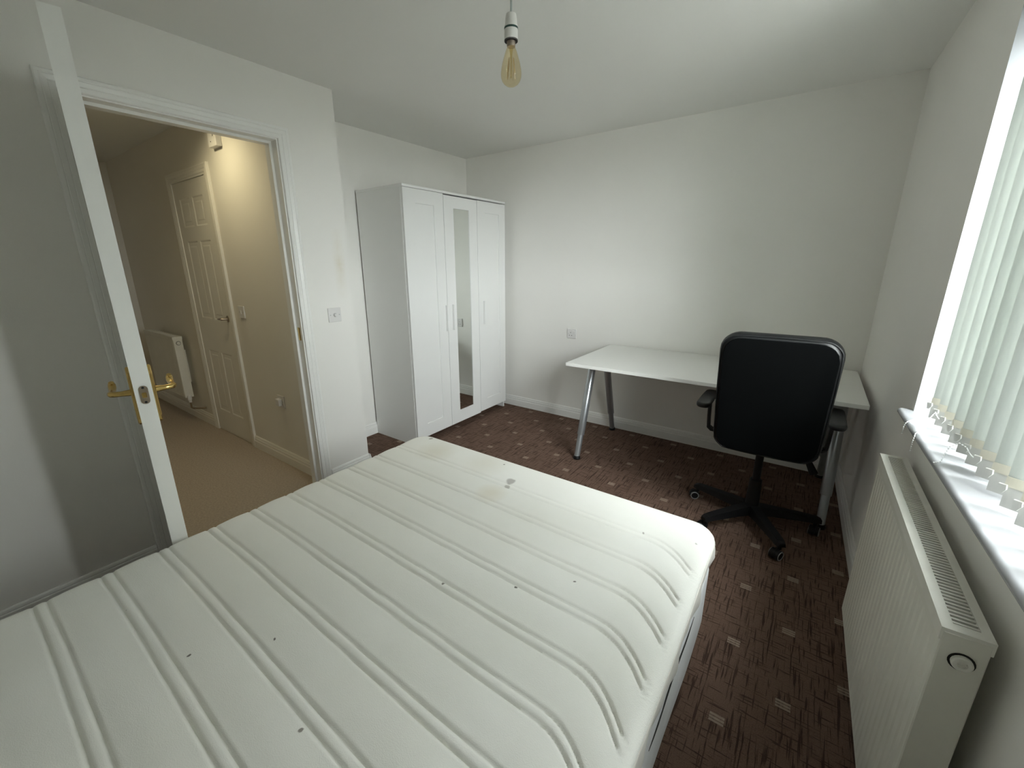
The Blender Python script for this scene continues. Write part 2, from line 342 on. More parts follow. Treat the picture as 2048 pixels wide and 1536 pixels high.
def cushion(w, h, R, edge, th, nu=24, nv=24, bulge=0.0, wfun=None):
    """rounded-rectangle pad: returns G-like verts/faces in local (u, v, n); n from -th/2..th/2"""
    vs = []; fs = []
    def warp(a, c):
        x, y = a * w / 2, c * h / 2
        cx, cy = w / 2 - R, h / 2 - R
        if abs(x) > cx and abs(y) > cy:
            dx, dy = abs(x) - cx, abs(y) - cy
            L = math.hypot(dx, dy); M_ = max(dx, dy)
            if L > 1e-9:
                k = M_ / L; x = math.copysign(cx + dx * k, x); y = math.copysign(cy + dy * k, y); d = R - M_
            else: d = R
        else: d = min(w / 2 - abs(x), h / 2 - abs(y))
        return x, y, d
    def grid(a):
        n = len(a); return a
    def spaced(n, L):
        e = edge / L * 2; k = 5
        tip = [1 - e * (1 - math.sin(math.pi / 2 * i / k)) for i in range(k + 1)]   # fine near the rim
        mid = [-(1 - e) + 2 * (1 - e) * i / n for i in range(1, n)]
        return [-t for t in tip[::-1]] + mid + tip
    us, vs_ = spaced(nu, w), spaced(nv, h); NU, NV = len(us), len(vs_)
    for s in (-1, 1):
        for a in us:
            for c in vs_:
                x, y, d = warp(a, c)
                dd = min(max(d, 0), edge); k = math.sqrt(max(0, 1 - (1 - dd / edge) ** 2))
                n_ = s * (th / 2 - edge + edge * k) if th / 2 > edge else s * th / 2 * k
                n_ += s * bulge * (1 - a * a) * (1 - c * c)
                xx = x * (wfun(y / h) if wfun else 1)
                vs.append((xx, y, n_))
    off = NU * NV
    for i in range(NU - 1):
        for j in range(NV - 1):
            q = [i * NV + j, (i + 1) * NV + j, (i + 1) * NV + j + 1, i * NV + j + 1]
            fs.append(q[::-1]); fs.append([x + off for x in q])
    ring = [(i, 0) for i in range(NU - 1)] + [(NU - 1, j) for j in range(NV - 1)] + [(i, NV - 1) for i in range(NU - 1, 0, -1)] + [(0, j) for j in range(NV - 1, 0, -1)]
    for k in range(len(ring)):
        a_, b_ = ring[k], ring[(k + 1) % len(ring)]
        p, q = a_[0] * NV + a_[1], b_[0] * NV + b_[1]
        fs.append([p, q, q + off, p + off])
    return vs, fs

# ------------------------------------------------------------------ room shell
XR = 3.36
g = G().prism([(0, 0, -.05), (0, A - .1, -.05), (.40, A - .1, -.05), (.40, YF, -.05), (3.45, YF, -.05), (3.45, 0, -.05)], (0, 0, .05))
struct('floor', g, 'carpet', 'brown bedroom carpet with small beige dashes', 'carpet')
g = G().box((HX, HYL, -.05), (.40, HY, 0)); struct('floor_hall', g, 'hallcarpet', 'plain beige twist carpet in the hall beyond the door', 'carpet')
g = G().box((HX - .1, YF - .1, H), (3.45, .1, H + .1)); struct('ceiling', g, 'ceil', 'white painted ceiling', 'ceiling')
g = G().box((-.1, 0, 0), (3.45, .1, H)); struct('wall_back', g, 'wall', 'plain white wall behind the desk', 'wall')
g = G().box((-.1, A - .1, 0), (0, 0, H)); struct('wall_left', g, 'wall', 'white alcove wall behind the wardrobe', 'wall')
g = G().box((0, HY + .1, 0), (HW, A, H)); struct('wall_return', g, 'wall', 'short white return wall beside the wardrobe alcove', 'wall')
OY0, OY1, OZ = -2.880, -2.024, 2.034       # structural opening of the bedroom door
g = G().prism([(HW, A, 0), (HW, A, H), (HW, YF, H), (HW, YF, 0), (HW, OY0, 0), (HW, OY0, OZ), (HW, OY1, OZ), (HW, OY1, 0)], (D - HW, 0, 0))
struct('wall_door_side', g, 'doorwall', 'white wall around the open bedroom door', 'wall')
g = G().box((HX, HY, 0), (HW, HY + .1, H)); struct('wall_hall_right', g, 'hallwall', 'cream hall wall with the panelled door', 'wall')
g = G().box((HX, HYL - .1, 0), (HW, HYL, H)); struct('wall_hall_left', g, 'hallwall', 'cream hall wall opposite the panelled door', 'wall')
g = G().box((HX - .1, HYL - .1, 0), (HX, HY + .1, H)); struct('wall_hall_end', g, 'hallwall', 'dim wall at the far end of the hall', 'wall')
g = G().box((HW, YF - .1, 0), (3.45, YF, H)); struct('wall_front', g, 'wall', 'white wall at the head of the bed', 'wall')
WY0, WY1, WZ0, WZ1 = -1.352, -2.62, 0.848, 2.06
TH = 0.275
def wv(y, z, off=0): return (WX(y) + off, y, z)
ys = [0.05, WY0, WY1, YF]; zs = [0, WZ0, WZ1, H]
b = bmesh.new(); vv = {}
for o in (0, 1):
    for i, y in enumerate(ys):
        for j, z in enumerate(zs): vv[o, i, j] = b.verts.new(wv(y, z, TH * o))
for i in range(3):
    for j in range(3):
        if (i, j) == (1, 1): continue
        for o in (0, 1): b.faces.new([vv[o, i, j], vv[o, i + 1, j], vv[o, i + 1, j + 1], vv[o, i, j + 1]])
for (i0, j0, i1, j1) in ((1, 1, 2, 1), (2, 1, 2, 2), (2, 2, 1, 2), (1, 2, 1, 1)):
    b.faces.new([vv[0, i0, j0], vv[0, i1, j1], vv[1, i1, j1], vv[1, i0, j0]])
for i in range(3):
    for j in (0, 3): b.faces.new([vv[0, i, j], vv[0, i + 1, j], vv[1, i + 1, j], vv[1, i, j]])
for j in range(3):
    for i in (0, 3): b.faces.new([vv[0, i, j], vv[0, i, j + 1], vv[1, i, j + 1], vv[1, i, j]])
g = G().bm(b); wr = struct('wall_right', g, 'wall', 'white wall with the window and radiator', 'wall')
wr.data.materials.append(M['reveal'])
for p in wr.data.polygons:                      # sides of the window opening, colour darkened against the daylight glare
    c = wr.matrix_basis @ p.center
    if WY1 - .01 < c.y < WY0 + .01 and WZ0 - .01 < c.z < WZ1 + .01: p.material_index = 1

# skirting boards
SK = [(0, 0), (.016, 0), (.016, .058), (.0135, .0605), (.0125, .064), (.0125, .078), (.008, .0815), (.0095, .086), (.0075, .094), (.004, .099), (0, .099)]
def skirt(name, p0, p1, nrm, mat='gloss', label=None):
    p0, p1, n = Vector((*p0, 0)), Vector((*p1, 0)), Vector((*nrm, 0)).normalized()
    g = G().prism([p0 + n * d + Vector((0, 0, z)) for d, z in SK], p1 - p0)
    return struct(name, g, mat, label, 'skirting board')
skirt('baseboard_back', (0, 0), (WX(0), 0), (0, -1), label='white moulded skirting along the wall behind the desk')
skirt('baseboard_left', (0, -.016), (0, A), (1, 0), label='white skirting in the wardrobe alcove')
skirt('baseboard_return', (0.016, A), (D + .016, A), (0, 1), label='white skirting on the short return wall')
skirt('baseboard_door_side', (D, A), (D, -1.983), (1, 0), label='white skirting below the dimmer switch')
skirt('baseboard_door_side_left', (D, -2.913), (D, YF), (1, 0), label='white skirting left of the open door')
nr = Vector((-1, -.025)).normalized()
skirt('baseboard_right', (WX(-.016), -.016), (WX(YF), YF), nr, label='white skirting under the radiator')
skirt('baseboard_front', (D + .02, YF), (WX(YF), YF), (0, 1), label='white skirting at the head of the bed')
HDX0, HDX1, HDZ = -1.225, -0.585, 1.985     # hall door opening (clear)
skirt('baseboard_hall_right', (HW - .02, HY), (HDX1 + .057, HY), (0, -1), 'halldoor', 'cream skirting below the hall socket')
skirt('baseboard_hall_far', (HDX0 - .057, HY), (HX, HY), (0, -1), 'halldoor', 'cream skirting below the hall radiator')
skirt('baseboard_hall_left', (HX, HYL), (HW - .02, HYL), (0, 1), 'halldoor', 'cream skirting on the far side of the hall')

# ------------------------------------------------------------------ doors
AR = [(0, 0), (0, .011), (.004, .014), (.018, .0145), (.021, .0125), (.024, .015), (.038, .018), (.041, .016), (.044, .018), (.053, .018), (.057, .015), (.057, 0)]
def architrave(y0, y1, zt, pt, axis):
    """mitred U-shaped moulding; y0<y1 inner edges; pt(a, z, t) maps to 3-D"""
    g = G(); n = len(AR); rows = []
    for w, t in AR: rows.append([pt(y0 - w, 0, t), pt(y0 - w, zt + w, t), pt(y1 + w, zt + w, t), pt(y1 + w, 0, t)])
    vs = [p for r in rows for p in r]; fs = []
    for i in range(n):
        j = (i + 1) % n
        for k in range(3): fs.append([i * 4 + k, i * 4 + k + 1, j * 4 + k + 1, j * 4 + k])
    fs.append([i * 4 for i in range(n)]); fs.append([i * 4 + 3 for i in range(n)][::-1])
    return g.add(vs, fs)
JY0, JY1, JZ = -2.848, -2.056, 2.005        # inner faces of the bedroom door lining
d1 = thing('door_1', (D, JY0, 0), 'white bedroom door swung open, brass lever handles, edge towards the bed', 'door', kind='structure')
g = G()
def U(y0, y1, zt, w, x0, x1): # lining: U-shaped prism
    return G().prism([(x0, y0 - w, 0), (x0, y0 - w, zt + w), (x0, y1 + w, zt + w), (x0, y1 + w, 0), (x0, y1, 0), (x0, y1, zt), (x0, y0, zt), (x0, y0, 0)], (x1 - x0, 0, 0))
obj('door_lining', U(JY0, JY1, JZ, .032, HW - .004, D + .001), 'gloss', d1)
obj('door_stop', U(JY0 + .013, JY1 - .013, JZ - .013, .013, .372, .418), 'gloss', d1)
obj('architrave', architrave(JY0 - .006, JY1 + .006, JZ + .006, lambda a, z, t: (D + t, a, z), 0), 'gloss', d1)
obj('architrave', architrave(JY0 - .006, JY1 + .006, JZ + .006, lambda a, z, t: (HW - t, a, z), 0), 'halldoor', d1)
st = G().box((.428, JY1 - .0015, .955), (.452, JY1 + .001, 1.03)); sp = obj('strike_plate', st, 'brass', d1)
# leaf: hinge on the left jamb, swung past ninety degrees so that its edge faces the camera
TK = .044
hin = Vector((D + .012, JY0 + .030, 0)); tip = Vector((1.212, -2.979, 0))
ld = (tip - hin).normalized(); ln_ = Vector((-ld.y, ld.x, 0)); LW = .748
def leaf_xf(c):   # local u along the leaf, n across (0..TK), v up
    p = hin + ld * c[0] + ln_ * (c[1] - TK / 2); return (p.x, p.y, c[2])
LB, LT = .012, 2.0
xs = [0, .105, .105 + .215, LW - .105 - .215, LW - .105, LW]
zsd = [LB, LB + .2, LB + .2 + .62, LB + .97, LB + .97 + .55, LB + 1.62, LB + 1.62 + .24, LT]
b = slab(LW, 2, TK, xs, zsd, {(1, 1), (3, 1), (1, 3), (3, 3), (1, 5), (3, 5)}, [(.004, -.002), (.014, -.006), (.022, .005)], back=True)
leaf = obj('leaf', G().bm(place(b, leaf_xf)), 'doorwhite', d1)
HZ = 1.0; HU = LW - .060
for sgn, n0 in ((-1, 0.0), (1, TK)):
    def pt(u, n, z): return leaf_xf((u, n0 + sgn * n, z))
    g = G()
    # shaped backplate with pointed ends and a raised rim
    prof = [(-.010, -.105), (-.017, -.098), (-.019, -.085), (-.019, .055), (-.017, .066), (-.010, .072), (-.004, .082), (.004, .082), (.010, .072), (.017, .066), (.019, .055), (.019, -.085), (.017, -.098), (.010, -.105)]
    n = len(prof)
    g.add([pt(HU + a, 0, HZ + z) for a, z in prof] + [pt(HU + a, .006, HZ + z) for a, z in prof] + [pt(HU + a * .8, .009, HZ - .01 + (z + .01) * .96) for a, z in prof],
          [list(range(2 * n, 3 * n))] + [[k * n + i, k * n + (i + 1) % n, (k + 1) * n + (i + 1) % n, (k + 1) * n + i] for k in (0, 1) for i in range(n)])
    obj('backplate', g, 'brass', leaf)
    # lever: neck out from the door, then sweeping towards the hinge with a scrolled end
    p = [pt(HU, .005, HZ), pt(HU, .03, HZ), pt(HU, .046, HZ + .001), pt(HU - .006, .054, HZ + .001), pt(HU - .02, .057, HZ), pt(HU - .05, .055, HZ - .004), pt(HU - .075, .053, HZ - .003), pt(HU - .092, .052, HZ + .004), pt(HU - .099, .052, HZ + .013), pt(HU - .094, .052, HZ + .021)]
    obj('lever_handle', G().tube(p, [.011, .0085, .0085, .009, .0085, .0075, .009, .0105, .010, .007], 12), 'brass', leaf, smooth=True)
# latch plate on the leaf edge
b = bmesh.new(); g = G(); pl_ = []
for k in range(24):
    an = 2 * math.pi * k / 24; a = math.cos(an) * .0115; z = math.sin(an) * .0115 + math.copysign(.0175, math.sin(an) if abs(math.sin(an)) > 1e-6 else 1)
    pl_.append((a, z))
b.free()
g.prism([leaf_xf((LW, TK / 2 + a, HZ + z)) for a, z in pl_], ld * .0018)
lp = obj('latch_plate', g, 'nickel', leaf)
obj('latch_bolt', G().box((LW + .001, TK / 2 - .006, HZ - .008), (LW + .009, TK / 2 + .006, HZ + .008), .002, 1, xf=leaf_xf), 'brass', leaf)
for dz in (-.023, .023):
    obj('screw', G().lathe(leaf_xf((LW + .0015, TK / 2, HZ + dz)), ld, [(0, .0036), (.0008, .0036), (.0014, .002)], 10), 'dark', leaf)
for z in (.22, 1.0, 1.78):
    obj('hinge', G().lathe((D + .010, JY0 + .001, z - .05), (0, 0, 1), [(0, .005), (.1, .005)], 10).box((D - .03, JY0 - .001, z - .05), (D + .010, JY0 + .002, z + .05)), 'brass', d1)

# door 2: six-panel door in the hall wall
d2 = thing('door_2', ((HDX0 + HDX1) / 2, HY, 0), 'narrow cream six-panel door in the hall with a small lever', 'door', kind='structure')
obj('architrave', architrave(HDX0, HDX1, HDZ, lambda a, z, t: (a, HY - t, z), 1), 'halldoor', d2)
DPH = .055
g = G().prism([(HDX0 - .0, HY, 0), (HDX0, HY, HDZ), (HDX1, HY, HDZ), (HDX1, HY, 0)], (0, -.0005, 0))
w2 = HDX1 - HDX0
g = G().prism([(HDX0, HY - .012, 0), (HDX0, HY - .012, HDZ), (HDX1, HY - .012, HDZ), (HDX1, HY - .012, 0), (HDX1 - .012, HY - .012, 0), (HDX1 - .012, HY - .012, HDZ - .012), (HDX0 + .012, HY - .012, HDZ - .012), (HDX0 + .012, HY - .012, 0)], (0, .012, 0))
obj('door_lining', g, 'halldoor', d2)
lw = w2 - .024
xs = [0, .095, .095 + .19, lw - .095 - .19, lw - .095, lw]
zs2 = [.018, .2, .72, .98, 1.56, 1.66, 1.86, HDZ - .014]
b = slab(lw, 2, .004, xs, zs2, {(1, 1), (3, 1), (1, 3), (3, 3), (1, 5), (3, 5)}, [(.003, -.001), (.016, -.0065), (.024, .0055)])
leaf2 = obj('leaf', G().bm(place(b, lambda c: (HDX0 + .012 + c[0], HY - .010 + c[1] + .004, c[2]))), 'halldoor', d2)
hx = HDX1 - .055
obj('lever_handle', G().tube([(hx, HY - .004, 1.0), (hx, HY - .04, 1.0), (hx - .006, HY - .048, 1.0), (hx - .03, HY - .05, 1.0), (hx - .058, HY - .048, .999)], [.009, .008, .009, .008, .007], 10), 'nickel', leaf2, smooth=True)
obj('rose', G().lathe((hx, HY - .003, 1.0), (0, -1, 0), [(0, .024), (.006, .024), (.008, .018)], 20), 'nickel', leaf2)

# ------------------------------------------------------------------ window, sill, blind
def wxf(o, y, z): return (WX(y) + o, y, z)
win = thing('window_1', wxf(.15, (WY0 + WY1) / 2, WZ0), 'white framed window behind the vertical blind', 'window', kind='structure')
def rectframe(y0, y1, z0, z1, w, o0, o1, bev=.004):
    g = G()
    ring = [(y0, z0), (y1, z0), (y1, z1), (y0, z1)]; s = 1 if y1 > y0 else -1
    inn = [(y0 + s * w, z0 + w), (y1 - s * w, z0 + w), (y1 - s * w, z1 - w), (y0 + s * w, z1 - w)]
    vs = [wxf(o0, *p) for p in ring] + [wxf(o0, *p) for p in inn] + [wxf(o1, *p) for p in ring] + [wxf(o1, *p) for p in inn]
    fs = []
    for i in range(4):
        j = (i + 1) % 4
        fs += [[i, j, 4 + j, 4 + i], [8 + i, 12 + i, 12 + j, 8 + j], [i, 8 + i, 8 + j, j], [4 + i, 4 + j, 12 + j, 12 + i]]
    return g.add(vs, fs)
obj('window_frame', rectframe(WY0, WY1, WZ0 + .02, WZ1, .055, .155, .22), 'upvc', win)
obj('mullion', G().box((0, -2.025, WZ0 + .07), (.05, -1.97, WZ1 - .05), .003, 1, xf=lambda c: wxf(.165 + c[0], c[1], c[2])), 'upvc', win)
for y0, y1 in ((WY0 - .05, -1.975), (-2.02, WY1 + .05)):
    sf = obj('sash', rectframe(y0, y1, WZ0 + .07, WZ1 - .05, .045, .17, .215), 'upvc', win)
    obj('pane', G().prism([wxf(.193, y0 - .04, WZ0 + .11), wxf(.193, y1 + .04, WZ0 + .11), wxf(.193, y1 + .04, WZ1 - .09), wxf(.193, y0 - .04, WZ1 - .09)], (.004, 0, 0)), 'glass', sf)
SZ = .87
# sill board with a rounded nose and small horns past the reveal
prof = [(.165, SZ - .022), (.165, SZ)] + [(-.027 + .011 * math.cos(a), SZ - .011 + .011 * math.sin(a)) for a in [math.pi / 2 + math.pi * k / 8 for k in range(9)]]
g = G(); ysil = [WY0 + .045, WY0 + .0, WY1, WY1 - .045]
n = len(prof); vs = []; fs = []
for y in (WY0 + .022, WY0 + .0005):
    vs += [wxf(min(o, -.001) if True else o, y, z) for o, z in prof]
fsx = [[i, (i + 1) % n, n + (i + 1) % n, n + i] for i in range(n)] + [list(range(n))[::-1], list(range(n, 2 * n))]
g.add(vs, fsx)
g.add([wxf(min(o, -.001), y, z) for y in (WY1 - .0005, WY1 - .022) for o, z in prof], fsx)
g2 = G().add([wxf(o, y, z) for y in (WY0, WY1) for o, z in prof], fsx)
g2.add(g.v, g.f)
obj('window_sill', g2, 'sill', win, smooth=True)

bl = thing('vertical_blind', wxf(.05, (WY0 + WY1) / 2, SZ), 'cream vertical blind hanging in the window reveal above the sill', 'blind')
obj('headrail', G().box((-.022, WY1 + .004, WZ1 - .045), (.022, WY0 - .004, WZ1 - .005), .004, 2, xf=lambda c: wxf(.052 + c[0], c[1], c[2])), 'upvc', bl)
SW = .089; PITCHS = .0785; ANG = math.radians(54)
sd = Vector((math.sin(ANG), -math.cos(ANG), 0))     # along the slat, from its room-side far edge to its window-side near edge
sn = Vector((-math.cos(ANG), -math.sin(ANG), 0))    # faces the room
zb, zt_ = SZ + .012, WZ1 - .05
def slat_geo(c):
    g = G(); nu = 7; vs = []; fs = []
    for z in (zb + .052, zt_):
        for i in range(nu):
            u = -SW / 2 + SW * i / (nu - 1); bow = .0035 * (1 - (2 * u / SW) ** 2)
            p = c + sd * u + sn * bow; vs.append((p.x, p.y, z))
    for i in range(nu - 1): fs.append([i, i + 1, nu + i + 1, nu + i])
    return g.add(vs, fs)
def along(c, u, n, z): p = c + sd * u + sn * n; return (p.x, p.y, z)
def weight_geo(c):
    g = G(); w = SW / 2 - .002
    out = [(-w, zb), (w, zb), (w, zb + .03), (w + .004, zb + .036), (w + .004, zb + .046), (w - .004, zb + .05), (-w + .004, zb + .05), (-w - .004, zb + .046), (-w - .004, zb + .036), (-w, zb + .03)]
    return g.prism([along(c, u, .0022, z) for u, z in out], sn * -.0032)
def hem_geo(c):
    w = SW / 2
    return G().prism([along(c, -w, .0036, zb + .046), along(c, w, .0036, zb + .046), along(c, w, .0036, zb + .068), along(c, -w, .0036, zb + .068)], sn * -.0008)
def clip_geo(c, s):
    u = s * (SW / 2 + .001)
    g = G().prism([along(c, u - .006, .003, zb + .05), along(c, u + .006, .003, zb + .05), along(c, u + .007, .003, zb + .04), along(c, u + .002, .003, zb + .03), along(c, u - .004, .003, zb + .03)], sn * .006)
    return g
centers = []
y = -1.475
while y > -2.45:  # slats stop short out of view, an added gap letting in more daylight
    centers.append(Vector((WX(y) + .052, y, 0))); y -= PITCHS
for i, c in enumerate(centers):
    if i == 0:
        s0 = obj('slat', slat_geo(c), 'slat', bl, smooth=True)
        obj('hem', hem_geo(c), 'hem', s0); w0 = obj('slat_weight', weight_geo(c), 'weight', s0)
        obj('chain_clip', clip_geo(c, 1), 'weight', s0); obj('chain_clip', clip_geo(c, -1), 'weight', s0)
    else:
        dlt = c - centers[0]; copy_child(s0, bl, tuple(s0.location + dlt))
def beads(pts, r=.0017, step=.0065):
    """bead chain: one connected tube that swells into beads along a polyline"""
    P = [Vector(p) for p in pts]; out = []; rad = []; acc = 0; total = sum((P[i + 1] - P[i]).length for i in range(len(P) - 1)); nb = max(2, int(total / step))
    def at(s):
        for i in range(len(P) - 1):
            L = (P[i + 1] - P[i]).length
            if s <= L or i == len(P) - 2: return P[i].lerp(P[i + 1], min(1, s / max(L, 1e-9)))
            s -= L
    for k in range(nb):
        for f, q in ((0.02, .18), (.2, .18), (.32, .85), (.5, 1), (.68, .85), (.8, .18)):
            out.append(at((k + f) / nb * total)); rad.append(r * q)
    return G().tube(out, rad, 6)
def sag(a, b_, dep, n=8):
    a, b_ = Vector(a), Vector(b_); return [a.lerp(b_, i / n) + Vector((0, 0, -dep * 4 * (i / n) * (1 - i / n))) for i in range(n + 1)]
for i in range(4, len(centers) - 1):
    a = along(centers[i], SW / 2, .006, zb + .04); b_ = along(centers[i + 1], SW / 2, .006, zb + .04)
    obj('bead_chain', beads(sag(a, b_, .012)), 'bead', bl, smooth=True)
# the loose ends that trail over the sill
a = Vector(along(centers[1], -SW / 2, .008, zb + .042)); b_ = Vector(along(centers[2], -SW / 2, .008, zb + .042))
obj('bead_chain', beads(sag(b_, a, .008) + [a.lerp(Vector((3.161, -1.582, SZ + .003)), .5) + Vector((0, 0, .006)), Vector((3.161, -1.582, SZ + .003)), Vector((3.142, -1.625, SZ + .002)), Vector((3.1395, -1.638, SZ - .004)), Vector((3.137, -1.645, SZ - .018)), Vector((3.1365, -1.649, SZ - .05))]), 'bead', bl, smooth=True)
obj('bead_chain', beads([Vector((3.165, -1.455, SZ + .0025)), Vector((3.146, -1.492, SZ + .002)), Vector((3.137, -1.500, SZ - .004)), Vector((3.1335, -1.504, SZ - .018)), Vector((3.133, -1.506, SZ - .042))]), 'bead', bl, smooth=True)
k5 = centers[5]
obj('bead_chain', beads(sag(along(centers[6], -SW / 2, .008, zb + .042), along(k5, -SW / 2, .008, zb + .042), .006) + [Vector(along(k5, -SW / 2 - .012, .016, zb + .05)), Vector(along(k5, -SW / 2 - .026, .02, zb + .035)), Vector(along(k5, -SW / 2 - .03, .024, zb + .01)), Vector(along(k5, -SW / 2 - .032, .026, SZ + .003)), Vector(along(k5, -SW / 2 - .036, .05, SZ + .0025))]), 'bead', bl, smooth=True)

# ------------------------------------------------------------------ radiator under the window
def radiator(name, P, L, z0, z1, dep, nslot, label, ribs=True, mat='radiator', gmat='radgrille'):
    """P(u, n, z): u along the length 0..L, n depth from the room-side face 0..dep"""
    r = thing(name, P(L / 2, dep / 2, z0), label, 'radiator')
    # front panel: pressed vertical ribs, rolled top and bottom edges
    us = [0, .012]; nn = [.006, 0]
    k = int((L - .03) / .0333)
    for i in range(k):
        u0 = .015 + i * (L - .03) / k; s = (L - .03) / k
        us += [u0 + s * .12, u0 + s * .28, u0 + s * .72, u0 + s * .88]; nn += [0, .0022, .0022, 0]
    us += [L - .012, L]; nn += [0, .006]
    zz = [z0, z0 + .006, z0 + .010, z0 + .016, z1 - .055, z1 - .03, z1 - .012, z1]
    amp = [0, 0, 0, 1, 1, 0, 0, 0]; base = [.008, .001, 0, 0, 0, 0, .001, .008]
    vs = []; fs = []
    for j, z in enumerate(zz):
        for i, u in enumerate(us): vs.append(P(u, (nn[i] if amp[j] or nn[i] > .004 else 0) + base[j], z))
    n = len(us)
    for j in range(len(zz) - 1):
        for i in range(n - 1): fs.append([j * n + i, j * n + i + 1, (j + 1) * n + i + 1, (j + 1) * n + i])
    g = G().add(vs, fs); o = len(g.v)
    g.add([P(u, .014, z) for z in zz for u in (us[0], us[-1])], [[2 * j, 2 * j + 2, 2 * j + 3, 2 * j + 1] for j in range(len(zz) - 1)])
    obj('front_panel', g, mat, r)
    g = G().box((.01, dep - .012, z0 + .01), (L - .01, dep, z1 - .01), .004, 1, xf=lambda c: P(*c)); obj('back_panel', g, mat, r)
    # convector fins between the panels, seen through the grille
    g = G(); nf = max(8, int(L / .05)); vs = []
    for i in range(nf + 1):
        u = .03 + (L - .06) * i / nf; vs.append((u, .016 if i % 2 else dep - .014))
    g.add([P(u, q, z) for z in (z0 + .06, z1 - .05) for u, q in vs], [[i, i + 1, nf + 2 + i, nf + 1 + i] for i in range(nf)])
    obj('convector_fins', g, mat, r)
    # side covers
    for u0 in (0, L):
        s = 1 if u0 else -1
        g = G().box((u0 - .006 if u0 else -.004, .002, z0 + .004), (u0 + .004 if u0 else .006, dep - .002, z1 + .006), .002, 1, xf=lambda c: P(*c)); sc = obj('side_cover', g, mat, r)
        vc = [P(u0 + s * .0042, dep * .52 + math.cos(2 * math.pi * q / 20) * .018, z1 - .045 + math.sin(2 * math.pi * q / 20) * .018 + (.0 if True else 0)) for q in range(20)]
        d_ = Vector(P(1, 0, 0)) - Vector(P(0, 0, 0))
        obj('vent_recess', G().prism(vc, d_ * s * .0008), 'dark', sc)
        ctr = Vector(P(u0 + s * .004, dep * .52, z1 - .045))
        obj('vent_plug', G().lathe(ctr, d_ * s, [(0, .0145), (.006, .0145), (.008, .012), (.008, .007), (.004, .006)], 20), gmat, sc)
    # top grille: frame and bars
    gr = obj('top_grille', G().add(*frame_ring(P, L, dep, z1)), gmat, r)
    pit = (L - .05) / nslot
    bar = None
    for i in range(nslot + 1):
        u = .025 + i * pit
        if bar is None: bar = obj('grille_bar', G().box((u - pit * .22, .016, z1 + .004), (u + pit * .22, dep - .013, z1 + .0105), xf=lambda c: P(*c)), gmat, gr)
        else: copy_child(bar, gr, tuple(bar.location + Vector(P(u, 0, 0)) - Vector(P(.025, 0, 0))))
    return r
def frame_ring(P, L, dep, z1):
    ring = [(-.003, -.001), (L + .003, -.001), (L + .003, dep + .001), (-.003, dep + .001)]; inn = [(.018, .017), (L - .018, .017), (L - .018, dep - .014), (.018, dep - .014)]
    vs = [P(*p, z1 + .012) for p in ring] + [P(*p, z1 + .012) for p in inn] + [P(*p, z1 - .014) for p in ring] + [P(*p, z1 + .002) for p in inn]
    fs = []
    for i in range(4):
        j = (i + 1) % 4
        fs += [[i, j, 4 + j, 4 + i], [i, 8 + i, 8 + j, j], [4 + i, 4 + j, 12 + j, 12 + i]]
    return vs, fs
RY0, RL, RD = -1.517, .855, .066
def RP(u, n, z): y = RY0 - u; return (3.093 + .011 * u + n, y, z)
rad = radiator('radiator', RP, RL, .11, .738, RD, 70, 'white panel radiator with slotted top grille under the window')
for u in (.2, .7):
    obj('wall_bracket', G().box((u - .02, RD - .002, .3), (u + .02, .085 + .014 * u, .6), xf=lambda c: RP(*c)), 'radiator', rad)

# ------------------------------------------------------------------ wardrobe
WX0, WX1, WYA, WYB, WH = .014, .494, -1.268, -.092, 1.9
wd = thing('wardrobe', ((WX0 + WX1) / 2, (WYA + WYB) / 2, 0), 'tall white three-door wardrobe with a mirror in its middle door', 'wardrobe')
for y0, y1 in ((WYA, WYA + .016), (WYB - .016, WYB)):
    obj('side_panel', G().box((WX0, y0, 0), (WX1, y1, WH - .018), .0012, 1), 'wardrobe', wd)
obj('top_panel', G().box((WX0, WYA - .001, WH - .018), (WX1 + .022, WYB + .001, WH), .0015, 1), 'wardrobe', wd)
obj('back_panel', G().box((WX0 - .006, WYA + .004, .05), (WX0 + .001, WYB - .004, WH - .004)), 'wardrobe_in', wd)
obj('bottom_shelf', G().box((WX0 + .002, WYA + .016, .062), (WX1 - .004, WYB - .016, .08)), 'wardrobe', wd)
dw = (WYB - WYA) / 3
for k in range(3):
    y0 = WYA + k * dw + .002; y1 = WYA + (k + 1) * dw - .002; w = y1 - y0; z0, z1 = .062 - (.008 if k < 2 else 0), WH - .0205 - (.007 if k == 1 else .005 if k == 2 else 0)
    xs = [0, .111, w - .098, w] if k == 0 else ([0, .106, w - .1, w] if k == 1 else [0, .1, w - .09, w])
    zz = [0, .105, 1.787 - z0, z1 - z0]
    b = slab(w, z1 - z0, .018, xs, zz, {(1, 1)}, [(.0015, -.006)])
    dr = obj('door', G().bm(place(b, lambda c: (WX1 + .020 - c[1], y0 + c[0], z0 + c[2]))), 'wardrobe', wd)
    if k == 1: obj('mirror', G().box((WX1 + .012, y0 + xs[1] + .002, z0 + .107), (WX1 + .0158, y0 + xs[2] - .002, 1.785)), 'mirror', dr)
    hy = {0: y1 - .016, 1: y0 + .056, 2: y0 + .062}[k]
    obj('handle', G().box((WX1 + .020, hy - .005, .866), (WX1 + .042, hy + .005, 1.066), .0015, 1), 'wardrobe', dr)

